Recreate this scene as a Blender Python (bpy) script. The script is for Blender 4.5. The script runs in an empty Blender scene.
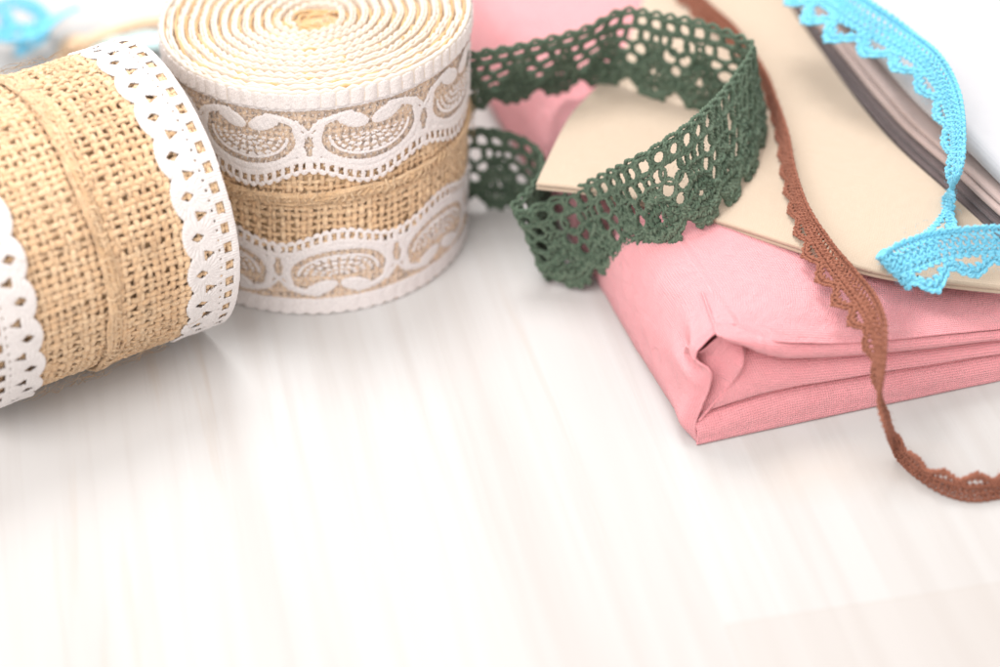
import bpy, math, random
import numpy as np
from mathutils import Matrix, Vector

random.seed(7); rng = np.random.default_rng(7)
S = 0.01                       # all numbers below are centimetres, meshes are stored in metres
PI = math.pi
sc = bpy.context.scene
COL = sc.collection

# ------------------------------------------------------------------ camera numbers
FPX = 2400.0; PITCH = math.radians(36.5); ROLL = math.radians(1.0); DIST = 58.0
FWD = np.array([0, math.cos(PITCH), -math.sin(PITCH)])
_u = np.array([0, math.sin(PITCH), math.cos(PITCH)]); _r = np.array([1., 0, 0])
RIGHT = _r*math.cos(ROLL) - _u*math.sin(ROLL)
UP = _r*math.sin(ROLL) + _u*math.cos(ROLL)
CAM = -DIST*FWD

def ray(px, py): return FWD + RIGHT*(px-500)/FPX - UP*(py-333.5)/FPX
def un(px, py, z=0.0):          # a measured point of the photograph at height z above the table
    d = ray(px, py); return CAM + d*((z-CAM[2])/d[2])
def near_at(px, py, P, W, near=True):   # point seen at (px,py) that lies W from P
    d = ray(px, py); d = d/np.linalg.norm(d); m = CAM-P
    b = m@d; c = m@m - W*W; q = b*b-c
    if q < 0: return CAM + d*(-b)
    return CAM + d*(-b-math.sqrt(q) if near else -b+math.sqrt(q))

# bundle frame (pink cloth): origin at its front left corner
O = un(697, 445); BX = un(1000, 380)-O; BX /= np.linalg.norm(BX); BY = np.array([-BX[1], BX[0], 0.])
def L(a, b, z): return O + BX*a + BY*b + np.array([0, 0, z])
def onb(px, py, b):
    d = ray(px, py); t = ((O+BY*b-CAM)@BY)/(d@BY); return CAM+d*t

# ------------------------------------------------------------------ mesh helpers
def tag(o, label=None, cat=None, group=None, kind=None):
    for k, v in (('label', label), ('category', cat), ('group', group), ('kind', kind)):
        if v: o[k] = v
    return o
def empty(name, loc=(0, 0, 0), mat=None):
    o = bpy.data.objects.new(name, None); COL.objects.link(o); o.empty_display_size = .01
    if mat is not None: o.matrix_world = mat
    else: o.location = tuple(float(v)*S for v in loc)
    return o
def mesh(name, V, F, mat, parent=None, uv=None, origin=(0, 0, 0), smooth=True):
    V = (np.asarray(V, dtype=np.float64)-np.asarray(origin))*S; F = np.asarray(F, dtype=np.int32)
    me = bpy.data.meshes.new(name)
    k = F.shape[1]
    me.vertices.add(len(V)); me.vertices.foreach_set('co', V.astype(np.float32).ravel())
    me.loops.add(F.size); me.loops.foreach_set('vertex_index', F.ravel())
    me.polygons.add(len(F)); me.polygons.foreach_set('loop_start', np.arange(0, F.size, k, dtype=np.int32))
    me.polygons.foreach_set('loop_total', np.full(len(F), k, dtype=np.int32))
    me.update(calc_edges=True)
    if smooth: me.polygons.foreach_set('use_smooth', np.ones(len(F), dtype=bool))
    if uv is not None:
        l = me.uv_layers.new(name='UVMap'); l.data.foreach_set('uv', np.asarray(uv, dtype=np.float32)[F.ravel()].ravel())
    me.materials.append(mat); me.validate()
    o = bpy.data.objects.new(name, me); COL.objects.link(o)
    if parent is not None: o.parent = parent
    elif any(origin): o.location = tuple(float(v)*S for v in origin)
    return o
class Acc:
    def __init__(s): s.V = []; s.F = []; s.U = []; s.n = 0
    def add(s, V, F, U=None):
        s.V.append(V); s.F.append(np.asarray(F)+s.n); s.U.append(U if U is not None else np.zeros((len(V), 2))); s.n += len(V)
    def build(s, name, mat, parent=None, origin=(0, 0, 0)):
        return mesh(name, np.concatenate(s.V), np.concatenate(s.F), mat, parent, np.concatenate(s.U), origin)
def unit(a): return a/np.maximum(np.linalg.norm(a, axis=-1, keepdims=True), 1e-9)
def tube(acc, P, r, sides=6, ref=(0, 0, 1), closed=False, flat=1.0):
    P = np.asarray(P, float); n = len(P)
    if n < 2: return
    if closed: T = np.roll(P, -1, 0)-np.roll(P, 1, 0)
    else: T = np.gradient(P, axis=0)
    T = unit(T); ref = np.broadcast_to(np.asarray(ref, float), P.shape)
    B = unit(np.cross(T, ref)); N = np.cross(B, T)
    a = np.linspace(0, 2*PI, sides, endpoint=False)
    r = np.broadcast_to(np.asarray(r, float), (n,))[:, None, None]
    V = P[:, None]+r*(B[:, None]*np.cos(a)[None, :, None]+flat*N[:, None]*np.sin(a)[None, :, None])
    i = np.arange(n if closed else n-1)[:, None]; j = np.arange(sides)[None]; i2 = (i+1) % n; j2 = (j+1) % sides
    F = np.stack([i*sides+j, i*sides+j2, i2*sides+j2, i2*sides+j], -1).reshape(-1, 4)
    d = np.concatenate([[0], np.cumsum(np.linalg.norm(np.diff(P, axis=0), axis=1))])
    U = np.stack([np.broadcast_to(j/sides, (n, sides)), np.broadcast_to(d[:, None], (n, sides))], -1).reshape(-1, 2)
    acc.add(V.reshape(-1, 3), F, U)
def yarn(acc, P, r, ref, pitch=.22, plies=2, sides=5):
    """a plied yarn: strands wound round the path P"""
    P = np.asarray(P, float)
    if len(P) < 3: return
    d = np.concatenate([[0], np.cumsum(np.linalg.norm(np.diff(P, axis=0), axis=1))])
    if d[-1] < .05: return
    n = max(4, int(d[-1]/(pitch/7))); q = np.linspace(0, d[-1], n)
    Q = np.stack([np.interp(q, d, P[:, k]) for k in range(3)], -1)
    ref = np.asarray(ref, float)
    if ref.ndim == 2: ref = np.stack([np.interp(q, d, ref[:, k]) for k in range(3)], -1)
    else: ref = np.broadcast_to(ref, Q.shape)
    T = unit(np.gradient(Q, axis=0)); B = unit(np.cross(T, ref)); N = np.cross(B, T)
    ph0 = random.random()*6
    for k in range(plies):
        a = 2*PI*q/pitch+2*PI*k/plies+ph0
        off = B*np.cos(a)[:, None]+N*np.sin(a)[:, None]
        tube(acc, Q+off*r*.5, r*.62, sides, ref=N)
def crom(P, n):
    """Catmull-Rom through the rows of P, n samples (any trailing shape)"""
    P = np.asarray(P, float); m = len(P)
    E = np.concatenate([(2*P[0]-P[1])[None], P, (2*P[-1]-P[-2])[None]])
    t = np.linspace(0, m-1, n) if np.isscalar(n) else np.asarray(n); i = np.clip(t.astype(int), 0, m-2); f = t-i
    f = f.reshape((-1,)+(1,)*(P.ndim-1))
    a, b, c, d = E[i], E[i+1], E[i+2], E[i+3]
    return .5*((2*b)+(c-a)*f+(2*a-5*b+4*c-d)*f*f+(3*b-a-3*c+d)*f**3)
_noiseK = rng.normal(size=(24, 3)); _noiseP = rng.uniform(0, 2*PI, 24)
def sn(p, scale, seed=0):
    """cheap smooth noise of points (…,3) in about -1..1"""
    p = np.asarray(p)*scale
    K = _noiseK[(np.arange(9)*5+seed*7) % 24]; Ph = _noiseP[(np.arange(9)*3+seed*5) % 24]
    return np.sin(p@K.T+Ph).sum(-1)/4.0
def grid_faces(n, m, off=0, flip=False):
    i = np.arange(n-1)[:, None]; j = np.arange(m-1)[None]
    q = [i*m+j, (i+1)*m+j, (i+1)*m+j+1, i*m+j+1]
    if flip: q = q[::-1]
    return np.stack(q, -1).reshape(-1, 4)+off
def normals(G):
    n = np.cross(np.gradient(G, axis=0), np.gradient(G, axis=1)); return unit(n)
def arc_uv(G):
    u = np.concatenate([np.zeros((1, G.shape[1])), np.cumsum(np.linalg.norm(np.diff(G, axis=0), axis=2), 0)])
    v = np.concatenate([np.zeros((G.shape[0], 1)), np.cumsum(np.linalg.norm(np.diff(G, axis=1), axis=2), 1)], 1)
    return np.stack([u, v], -1)
def solid(name, G, th, mat, parent=None, origin=(0, 0, 0)):
    """sheet of cloth through grid G with thickness th (both faces and the rim)"""
    n, m, _ = G.shape; N = normals(G); A = G+N*th/2; B = G-N*th/2; U = arc_uv(G).reshape(-1, 2)
    V = np.concatenate([A.reshape(-1, 3), B.reshape(-1, 3)]); k = n*m
    F = [grid_faces(n, m), grid_faces(n, m, k, True)]
    rim = np.concatenate([np.arange(m), np.arange(1, n)*m+m-1, (n-1)*m+np.arange(m-2, -1, -1), np.arange(n-2, 0, -1)*m])
    r2 = np.roll(rim, -1); F.append(np.stack([rim, r2, r2+k, rim+k], -1))
    return mesh(name, V, np.concatenate(F), mat, parent, np.concatenate([U, U]), origin)
def dense_param(n, edge):
    t = np.linspace(0, 1, n); return t
def slab(name, ctrl, th, mat, parent=None, n=90, m=90, wav=.03, seed=0, origin=(0, 0, 0), r=None):
    """folded cloth: top surface through ctrl, rounded folded rim, flat underside"""
    ctrl = np.asarray(ctrl, float); a, b = ctrl.shape[:2]
    def par(k, c):
        t = .5-.5*np.cos(np.linspace(0, PI, k)); t = .55*t+.45*np.linspace(0, 1, k)
        e = .5-.5*np.cos(np.linspace(0, PI, k)); return (.35*t+.65*e)*(c-1)
    G = crom(ctrl, par(n, a)); G = np.swapaxes(crom(np.swapaxes(G, 0, 1), par(m, b)), 0, 1)
    G[..., 2] += wav*sn(G, .55, seed)+wav*.35*sn(G, 1.7, seed+1)
    UV = arc_uv(G); u, v = UV[..., 0], UV[..., 1]
    d = np.minimum(np.minimum(u, u[-1:]-u), np.minimum(v, v[:, -1:]-v))
    r = r or th/2
    x = np.clip(r-d, 0, r); drop = r-np.sqrt(np.maximum(r*r-x*x, 0)); drop = drop*(th/2)/r
    A = G.copy(); A[..., 2] -= drop; B = G.copy(); B[..., 2] -= th-drop
    k = n*m; V = np.concatenate([A.reshape(-1, 3), B.reshape(-1, 3)])
    F = np.concatenate([grid_faces(n, m), grid_faces(n, m, k, True)])
    return mesh(name, V, F, mat, parent, np.concatenate([UV.reshape(-1, 2)]*2), origin)

# ------------------------------------------------------------------ materials
def newmat(name, rough=.8, spec=.3):
    m = bpy.data.materials.new(name); m.use_nodes = True; nt = m.node_tree
    b = nt.nodes['Principled BSDF']; b.inputs['Roughness'].default_value = rough
    b.inputs['Specular IOR Level'].default_value = spec
    return m, nt, b
def node(nt, t, **kw):
    n = nt.nodes.new(t)
    for k, v in kw.items():
        if k in n.inputs.keys(): n.inputs[k].default_value = v
        else: setattr(n, k, v)
    return n
def mix_col(nt, fac, c1, c2):
    n = nt.nodes.new('ShaderNodeMix'); n.data_type = 'RGBA'
    for s, v in ((n.inputs[0], fac), (n.inputs[6], c1), (n.inputs[7], c2)):
        if hasattr(v, 'is_output'): nt.links.new(v, s)
        else: s.default_value = v if not isinstance(v, tuple) or len(v) == 4 else v+(1,)
    return n.outputs[2]
def fibre_mat(name, c1, c2, rough=.9, nscale=900, bump=.3, sheen=.25, island=.6, twist=0.0, dist=.0003):
    """thread: tone differs from strand to strand and along it"""
    m, nt, b = newmat(name, rough, .15)
    geo = node(nt, 'ShaderNodeNewGeometry'); tc = node(nt, 'ShaderNodeTexCoord')
    no = node(nt, 'ShaderNodeTexNoise', Scale=nscale, Detail=4.0); nt.links.new(tc.outputs['Object'], no.inputs['Vector'])
    no2 = node(nt, 'ShaderNodeTexNoise', Scale=nscale*.1, Detail=2.0); nt.links.new(tc.outputs['Object'], no2.inputs['Vector'])
    a = node(nt, 'ShaderNodeMath', operation='MULTIPLY'); a.inputs[1].default_value = island
    nt.links.new(geo.outputs['Random Per Island'], a.inputs[0])
    s = node(nt, 'ShaderNodeMath', operation='ADD'); nt.links.new(a.outputs[0], s.inputs[0])
    mm = node(nt, 'ShaderNodeMath', operation='MULTIPLY'); mm.inputs[1].default_value = 1-island
    nt.links.new(no2.outputs[0], mm.inputs[0]); nt.links.new(mm.outputs[0], s.inputs[1])
    s.use_clamp = True
    nt.links.new(mix_col(nt, s.outputs[0], c1, c2), b.inputs['Base Color'])
    bp = node(nt, 'ShaderNodeBump', Strength=bump, Distance=dist); hsrc = no.outputs[0]
    if twist:       # fibres laid slantwise round the thread (UV: turn, centimetres)
        mp = node(nt, 'ShaderNodeMapping'); mp.inputs['Scale'].default_value = (6.0, 2.2, 1); nt.links.new(tc.outputs['UV'], mp.inputs['Vector'])
        sp = node(nt, 'ShaderNodeSeparateXYZ'); nt.links.new(tc.outputs['UV'], sp.inputs[0])
        cm = node(nt, 'ShaderNodeMath', operation='MULTIPLY_ADD'); nt.links.new(sp.outputs[1], cm.inputs[0]); cm.inputs[1].default_value = 3.0; nt.links.new(sp.outputs[0], cm.inputs[2])
        cb_ = node(nt, 'ShaderNodeCombineXYZ'); nt.links.new(cm.outputs[0], cb_.inputs[0])
        cs = node(nt, 'ShaderNodeMath', operation='MULTIPLY'); nt.links.new(sp.outputs[1], cs.inputs[0]); cs.inputs[1].default_value = .8; nt.links.new(cs.outputs[0], cb_.inputs[1])
        nf = node(nt, 'ShaderNodeTexNoise', Scale=5.0, Detail=4.0); nt.links.new(cb_.outputs[0], nf.inputs['Vector'])
        ad = node(nt, 'ShaderNodeMath', operation='MULTIPLY_ADD'); nt.links.new(nf.outputs[0], ad.inputs[0]); ad.inputs[1].default_value = twist; nt.links.new(no.outputs[0], ad.inputs[2]); hsrc = ad.outputs[0]
    nt.links.new(hsrc, bp.inputs['Height'])
    nt.links.new(bp.outputs[0], b.inputs['Normal'])
    b.inputs['Sheen Weight'].default_value = sheen; b.inputs['Sheen Roughness'].default_value = .5
    return m
def cloth_mat(name, c1, c2, pitch=.055, bump=.35, rough=.85, trans=0.0):
    """plain woven cotton; UV is in centimetres along the cloth"""
    m, nt, b = newmat(name, rough, .2)
    tc = node(nt, 'ShaderNodeTexCoord'); mp = node(nt, 'ShaderNodeMapping'); nt.links.new(tc.outputs['UV'], mp.inputs['Vector'])
    ns = node(nt, 'ShaderNodeTexNoise', Scale=3.0, Detail=3.0); nt.links.new(mp.outputs[0], ns.inputs['Vector'])
    hs = []
    for d in ('X', 'Y'):
        w = node(nt, 'ShaderNodeTexWave', Scale=(1/pitch)*.314, Distortion=1.2, Detail=1.0); w.bands_direction = d
        w.inputs['Detail Scale'].default_value = 3.0
        nt.links.new(mp.outputs[0], w.inputs['Vector']); hs.append(w.outputs['Fac'])
    ad = node(nt, 'ShaderNodeMath', operation='MULTIPLY'); nt.links.new(hs[0], ad.inputs[0]); nt.links.new(hs[1], ad.inputs[1])
    st = node(nt, 'ShaderNodeTexNoise', Scale=6.0, Detail=3.0)
    m2 = node(nt, 'ShaderNodeMapping'); m2.inputs['Scale'].default_value = (1, 12, 1); nt.links.new(tc.outputs['UV'], m2.inputs['Vector']); nt.links.new(m2.outputs[0], st.inputs['Vector'])
    h = node(nt, 'ShaderNodeMath', operation='MULTIPLY_ADD'); nt.links.new(st.outputs[0], h.inputs[0]); h.inputs[1].default_value = .8
    cz = node(nt, 'ShaderNodeTexNoise', Scale=2.2, Detail=4.0); cz.inputs['Distortion'].default_value = .8; nt.links.new(mp.outputs[0], cz.inputs['Vector'])
    ck = node(nt, 'ShaderNodeMath', operation='MULTIPLY_ADD'); nt.links.new(cz.outputs[0], ck.inputs[0]); ck.inputs[1].default_value = 4.0; nt.links.new(ad.outputs[0], ck.inputs[2])
    nt.links.new(ck.outputs[0], h.inputs[2])
    bp = node(nt, 'ShaderNodeBump', Strength=bump, Distance=.0005); nt.links.new(h.outputs[0], bp.inputs['Height'])
    nt.links.new(bp.outputs[0], b.inputs['Normal'])
    f = node(nt, 'ShaderNodeMath', operation='MULTIPLY_ADD'); nt.links.new(ad.outputs[0], f.inputs[0]); f.inputs[1].default_value = .45
    g = node(nt, 'ShaderNodeMath', operation='MULTIPLY'); nt.links.new(ns.outputs[0], g.inputs[0]); g.inputs[1].default_value = .6
    nt.links.new(g.outputs[0], f.inputs[2]); f.use_clamp = True
    nt.links.new(mix_col(nt, f.outputs[0], c1, c2), b.inputs['Base Color'])
    b.inputs['Sheen Weight'].default_value = .4
    if trans:
        tr = node(nt, 'ShaderNodeBsdfTranslucent'); tr.inputs['Color'].default_value = tuple(c2)+(1,)
        ms = node(nt, 'ShaderNodeMixShader'); ms.inputs[0].default_value = trans
        out = nt.nodes['Material Output']; nt.links.new(b.outputs[0], ms.inputs[1]); nt.links.new(tr.outputs[0], ms.inputs[2]); nt.links.new(ms.outputs[0], out.inputs[0])
    return m

M_burlap = fibre_mat('jute_burlap', (.74, .475, .265), (.90, .67, .435), nscale=2200, bump=1.0, island=.6, twist=1.6, dist=.0006)
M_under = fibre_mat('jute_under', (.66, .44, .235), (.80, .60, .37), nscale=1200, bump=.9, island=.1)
M_hem = fibre_mat('jute_hem', (.72, .465, .255), (.88, .65, .42), nscale=2200, bump=1.0, island=.7, twist=1.6, dist=.0006)
M_lace = fibre_mat('white_lace_thread', (.70, .66, .645), (.77, .735, .72), nscale=2500, bump=.5, island=.1, sheen=.3)
def sheer(m, a0, a1, sc_):
    nt = m.node_tree; tc = node(nt, 'ShaderNodeTexCoord'); no = node(nt, 'ShaderNodeTexNoise', Scale=sc_, Detail=2.0); nt.links.new(tc.outputs['Object'], no.inputs['Vector'])
    mr = node(nt, 'ShaderNodeMapRange'); mr.inputs[1].default_value = .38; mr.inputs[2].default_value = .62; mr.inputs[3].default_value = a0; mr.inputs[4].default_value = a1
    nt.links.new(no.outputs[0], mr.inputs[0]); nt.links.new(mr.outputs[0], nt.nodes['Principled BSDF'].inputs['Alpha'])
M_sheer = fibre_mat('sheer_white_lace', (.84, .79, .78), (.90, .86, .85), nscale=2500, bump=.5, island=.1, sheen=.1)
sheer(M_sheer, .62, .82, 4200)
M_tulle = fibre_mat('fine_net', (.84, .79, .78), (.90, .86, .85), nscale=2500, bump=.3, island=.1, sheen=.0)
sheer(M_tulle, .03, .19, 3800)
sheer(M_lace, .90, 1.0, 2600)
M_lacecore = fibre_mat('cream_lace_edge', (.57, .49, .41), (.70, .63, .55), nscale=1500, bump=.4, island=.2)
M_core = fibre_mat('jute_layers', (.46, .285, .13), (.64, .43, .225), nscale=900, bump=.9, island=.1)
M_green = fibre_mat('green_cotton_yarn', (.052, .088, .058), (.150, .200, .143), nscale=2500, bump=.5, island=.6, sheen=.08)
M_brown = fibre_mat('brown_cotton_yarn', (.20, .074, .046), (.36, .150, .098), nscale=2500, bump=.5, island=.6, sheen=.08)
M_blue = fibre_mat('blue_cotton_yarn', (.11, .45, .64), (.25, .62, .77), nscale=2500, bump=.4, island=.5, sheen=.15)
M_aqua = fibre_mat('aqua_cotton_yarn', (.55, .78, .80), (.66, .84, .84), nscale=2500, bump=.4)
M_twine = fibre_mat('beige_twine', (.70, .48, .30), (.82, .62, .44), nscale=2500, bump=.4)
M_pink = cloth_mat('pink_cotton', (.94, .345, .385), (.98, .455, .485), pitch=.06, bump=.8, trans=.12)
M_cream = cloth_mat('cream_cotton', (.52, .41, .305), (.56, .455, .35), pitch=.055, bump=.35, trans=.1)
M_taupe = cloth_mat('taupe_cloth', (.13, .095, .095), (.21, .16, .158), pitch=.06, bump=.4)
M_mauve = cloth_mat('brown_grey_cloth', (.40, .30, .27), (.46, .35, .32), pitch=.06, bump=.3)
M_pale = cloth_mat('pale_cloth', (.42, .42, .44), (.46, .46, .475), pitch=.06, bump=.15)

# ------------------------------------------------------------------ table top
def table():
    g = un(742, 667)-un(725, 625); g /= np.linalg.norm(g); ang = math.atan2(g[1], g[0])   # grain direction
    J = un(725, 625)                                                       # end joint of a board
    n = 40; ext = 160.
    V = np.array([(-ext, -70, 0), (ext, -70, 0), (ext, 200, 0), (-ext, 200, 0), (-ext, -70, -3), (ext, -70, -3), (ext, 200, -3), (-ext, 200, -3)], float)
    F = [(0, 1, 2, 3), (7, 6, 5, 4), (4, 5, 1, 0), (5, 6, 2, 1), (6, 7, 3, 2), (7, 4, 0, 3)]
    m, nt, b = newmat('whitewashed_wood', .55, .3)
    tc = node(nt, 'ShaderNodeTexCoord'); mp = node(nt, 'ShaderNodeMapping'); mp.vector_type = 'TEXTURE'
    mp.inputs['Location'].default_value = (J[0]*S, J[1]*S, 0); mp.inputs['Rotation'].default_value = (0, 0, ang)
    nt.links.new(tc.outputs['Object'], mp.inputs['Vector'])
    def stretched(sx, sy, sc_, det, dist=0.0):
        q = node(nt, 'ShaderNodeMapping'); q.inputs['Scale'].default_value = (sx, sy, 1); nt.links.new(mp.outputs[0], q.inputs['Vector'])
        t = node(nt, 'ShaderNodeTexNoise', Scale=sc_, Detail=det); t.inputs['Distortion'].default_value = dist
        nt.links.new(q.outputs[0], t.inputs['Vector']); return t.outputs[0]
    def ramp(src, p0, p1):
        r = node(nt, 'ShaderNodeMapRange'); r.inputs[1].default_value = p0; r.inputs[2].default_value = p1; nt.links.new(src, r.inputs[0]); return r.outputs[0]
    broad = ramp(stretched(2.2, 26, 1.0, 4, .6), .40, .68)
    fine = ramp(stretched(6, 170, 1.0, 5, .3), .42, .72)
    line = ramp(stretched(3, 55, 1.0, 6, 1.5), .62, .70)
    c = mix_col(nt, broad, (.485, .48, .475), (.435, .418, .405))
    f2 = node(nt, 'ShaderNodeMath', operation='MULTIPLY'); nt.links.new(fine, f2.inputs[0]); f2.inputs[1].default_value = .5
    c = mix_col(nt, f2.outputs[0], c, (.395, .365, .345))
    f3 = node(nt, 'ShaderNodeMath', operation='MULTIPLY'); nt.links.new(line, f3.inputs[0]); f3.inputs[1].default_value = .35
    c = mix_col(nt, f3.outputs[0], c, (.41, .33, .26))
    # the pale knot in the board by the brown lace
    K = un(835, 470); kv = node(nt, 'ShaderNodeVectorMath', operation='SUBTRACT'); nt.links.new(tc.outputs['Object'], kv.inputs[0]); kv.inputs[1].default_value = tuple(K*S)
    kr = node(nt, 'ShaderNodeMapping'); kr.inputs['Rotation'].default_value = (0, 0, .35); kr.inputs['Scale'].default_value = (26, 62, 1); nt.links.new(kv.outputs[0], kr.inputs['Vector'])
    kn = node(nt, 'ShaderNodeTexNoise', Scale=70.0, Detail=3.0); nt.links.new(tc.outputs['Object'], kn.inputs['Vector'])
    kl = node(nt, 'ShaderNodeVectorMath', operation='LENGTH'); nt.links.new(kr.outputs[0], kl.inputs[0])
    ka = node(nt, 'ShaderNodeMath', operation='MULTIPLY_ADD'); nt.links.new(kn.outputs[0], ka.inputs[0]); ka.inputs[1].default_value = .9; nt.links.new(kl.outputs['Value'], ka.inputs[2])
    kf = node(nt, 'ShaderNodeMapRange'); kf.inputs[1].default_value = 1.3; kf.inputs[2].default_value = .45; kf.inputs[3].default_value = 0; kf.inputs[4].default_value = .5; nt.links.new(ka.outputs[0], kf.inputs[0])
    c = mix_col(nt, kf.outputs[0], c, (.47, .40, .35))
    # next board beyond the end joint: slightly darker, thin seam
    sx = node(nt, 'ShaderNodeSeparateXYZ'); nt.links.new(mp.outputs[0], sx.inputs[0])
    def m2(op, a, bval):
        q = node(nt, 'ShaderNodeMath', operation=op)
        for k, v in ((0, a), (1, bval)):
            if hasattr(v, 'is_output'): nt.links.new(v, q.inputs[k])
            else: q.inputs[k].default_value = v
        return q.outputs[0]
    inx = m2('GREATER_THAN', sx.outputs['X'], 0.0); iny = m2('GREATER_THAN', sx.outputs['Y'], 0.0)
    board = m2('MULTIPLY', inx, iny)
    c = mix_col(nt, m2('MULTIPLY', board, .38), c, (.42, .385, .36))
    e1 = m2('MULTIPLY', m2('LESS_THAN', m2('ABSOLUTE', sx.outputs['X'], 0), .0002), iny)
    e2 = m2('MULTIPLY', m2('LESS_THAN', m2('ABSOLUTE', sx.outputs['Y'], 0), .00018), inx)
    seam = m2('MAXIMUM', e1, e2)
    c = mix_col(nt, m2('MULTIPLY', seam, .35), c, (.38, .33, .29))
    nt.links.new(c, b.inputs['Base Color'])
    bp = node(nt, 'ShaderNodeBump', Strength=.12, Distance=.0004); nt.links.new(fine, bp.inputs['Height']); nt.links.new(bp.outputs[0], b.inputs['Normal'])
    o = mesh('table_top', V, np.array(F), m, smooth=False); tag(o, 'whitewashed pale wooden boards under the ribbons and cloths', 'table', kind='structure')
table()

# ------------------------------------------------------------------ burlap rolls
def weave_panel(acc, R, z0, z1, pz, nth, seed, r=.058, amp=.045):
    """over-under burlap weave on a cylinder, every thread a tube of its own"""
    ni = int(round((z1-z0)/pz)); pz = (z1-z0)/ni; dth = 2*PI/nth
    loc = random.Random(seed)
    joff = np.array([loc.gauss(0, .14)*dth for _ in range(nth)]); ioff = np.array([loc.gauss(0, .13)*pz for _ in range(ni)])
    n = nth*4; th = np.linspace(0, 2*PI, n, endpoint=False)
    for i in range(ni):
        z = z0+(i+.5)*pz+ioff[i]; ph = loc.random()*6
        zz = z+.022*np.sin(th*7+ph)+.014*np.sin(th*23+ph*2)+rng.normal(0, .005, n)
        rr = R+amp*np.cos(PI*th/dth+i*PI)+.01*np.sin(th*17+ph)
        P = np.stack([rr*np.cos(th), rr*np.sin(th), zz], -1)
        rad = r*loc.uniform(.82, 1.2)*(1+.15*np.sin(th*11+ph)+rng.normal(0, .10, n))
        tube(acc, P, rad, 6, ref=np.stack([np.cos(th), np.sin(th), 0*th], -1), closed=True, flat=.7)
    m = ni*4+1; zz = np.linspace(z0, z1, m)
    for j in range(nth):
        t0 = j*dth+joff[j]; ph = loc.random()*6
        th = t0+(.018*np.sin(zz*2.3+ph)+rng.normal(0, .004, m))/R*1.3
        rr = R-amp*np.cos(PI*((zz-z0)/pz-.5)+j*PI)
        P = np.stack([rr*np.cos(th), rr*np.sin(th), zz], -1)
        rad = r*loc.uniform(.8, 1.3)*(1+rng.normal(0, .10, m))
        tube(acc, P, rad, 6, ref=np.stack([np.cos(th), np.sin(th), 0*th], -1), flat=.7)
def hairs(acc, R, z0, z1, n, seed, lmax=.8):
    loc = np.random.default_rng(seed)
    for _ in range(n):
        th, z = loc.uniform(0, 2*PI), loc.uniform(z0, z1); ln = loc.uniform(.2, lmax); d = loc.uniform(0, 2*PI); cu = loc.uniform(-2, 2)
        k = np.linspace(0, 1, 8); a = d+cu*k
        t2 = th+np.cumsum(np.cos(a))*ln/8/R; z2 = z+np.cumsum(np.sin(a))*ln/8
        rr = R+.07+loc.uniform(.02, .13)*np.sin(k*PI*loc.uniform(.5, 1))
        tube(acc, np.stack([rr*np.cos(t2), rr*np.sin(t2), z2], -1), loc.uniform(.004, .007)*(1-.5*k), 3, ref=np.stack([np.cos(t2), np.sin(t2), 0*t2], -1))

def stroke(X, Y, pts, w):
    """distance based soft line through pts"""
    best = np.full(X.shape, 9.)
    for (x0, y0), (x1, y1) in zip(pts[:-1], pts[1:]):
        dx, dy = x1-x0, y1-y0; l = dx*dx+dy*dy+1e-9
        t = np.clip(((X-x0)*dx+(Y-y0)*dy)/l, 0, 1)
        best = np.minimum(best, np.hypot(X-x0-t*dx, Y-y0-t*dy))
    return (w-best)/w           # >0 inside, 1 on the centre line
def ell(X, Y, cx, cy, a, b): return (1-np.hypot((X-cx)/a, (Y-cy)/b))*min(a, b)/.06
def paint_narrow(x, v, p):
    """scalloped edging of pierced ovals, a row of little triangles and a ladder edge; v=0 at the scallops"""
    A = np.abs
    f = ell(x, v, 0, .43, .60, .41)
    f = np.maximum(f, ell(A(x)-p/2, v, 0, .60, .20, .26))
    f = np.maximum(f, (.12-A(v-.80))/.06)
    hole = np.maximum((.085-A(x)*.75-A(v-.40)*.55)/.04, np.minimum((.13-A(v-.62))/.04, (.10-A(A(x)-p/2)-(v-.55)*.45)/.04))
    ch = p/2; xl = (x+ch/2) % ch-ch/2
    lad = np.minimum((.095-A(v-1.09))/.04, (ch*.26-A(xl)+.06*(v-1.09))/.04)
    f = np.maximum(f, (.28-A(v-1.08))/.06); hole = np.maximum(hole, lad)
    xs = (x+p/8) % (p/4)-p/8
    hole = np.maximum(hole, ell(xs, v, 0, .875, .032, .022))
    ang = np.arctan2(v-.42, x); rad = np.hypot(x, v-.42)
    rib = .5+.5*np.cos(ang*26)*np.clip(np.hypot(x, v-.42)/.3, 0, 1)
    rib = np.where(v > .78, .5+.5*np.cos(x*2*PI/(p/14)), rib)
    return np.minimum(f, -hole*1.6+.12), rib
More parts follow.
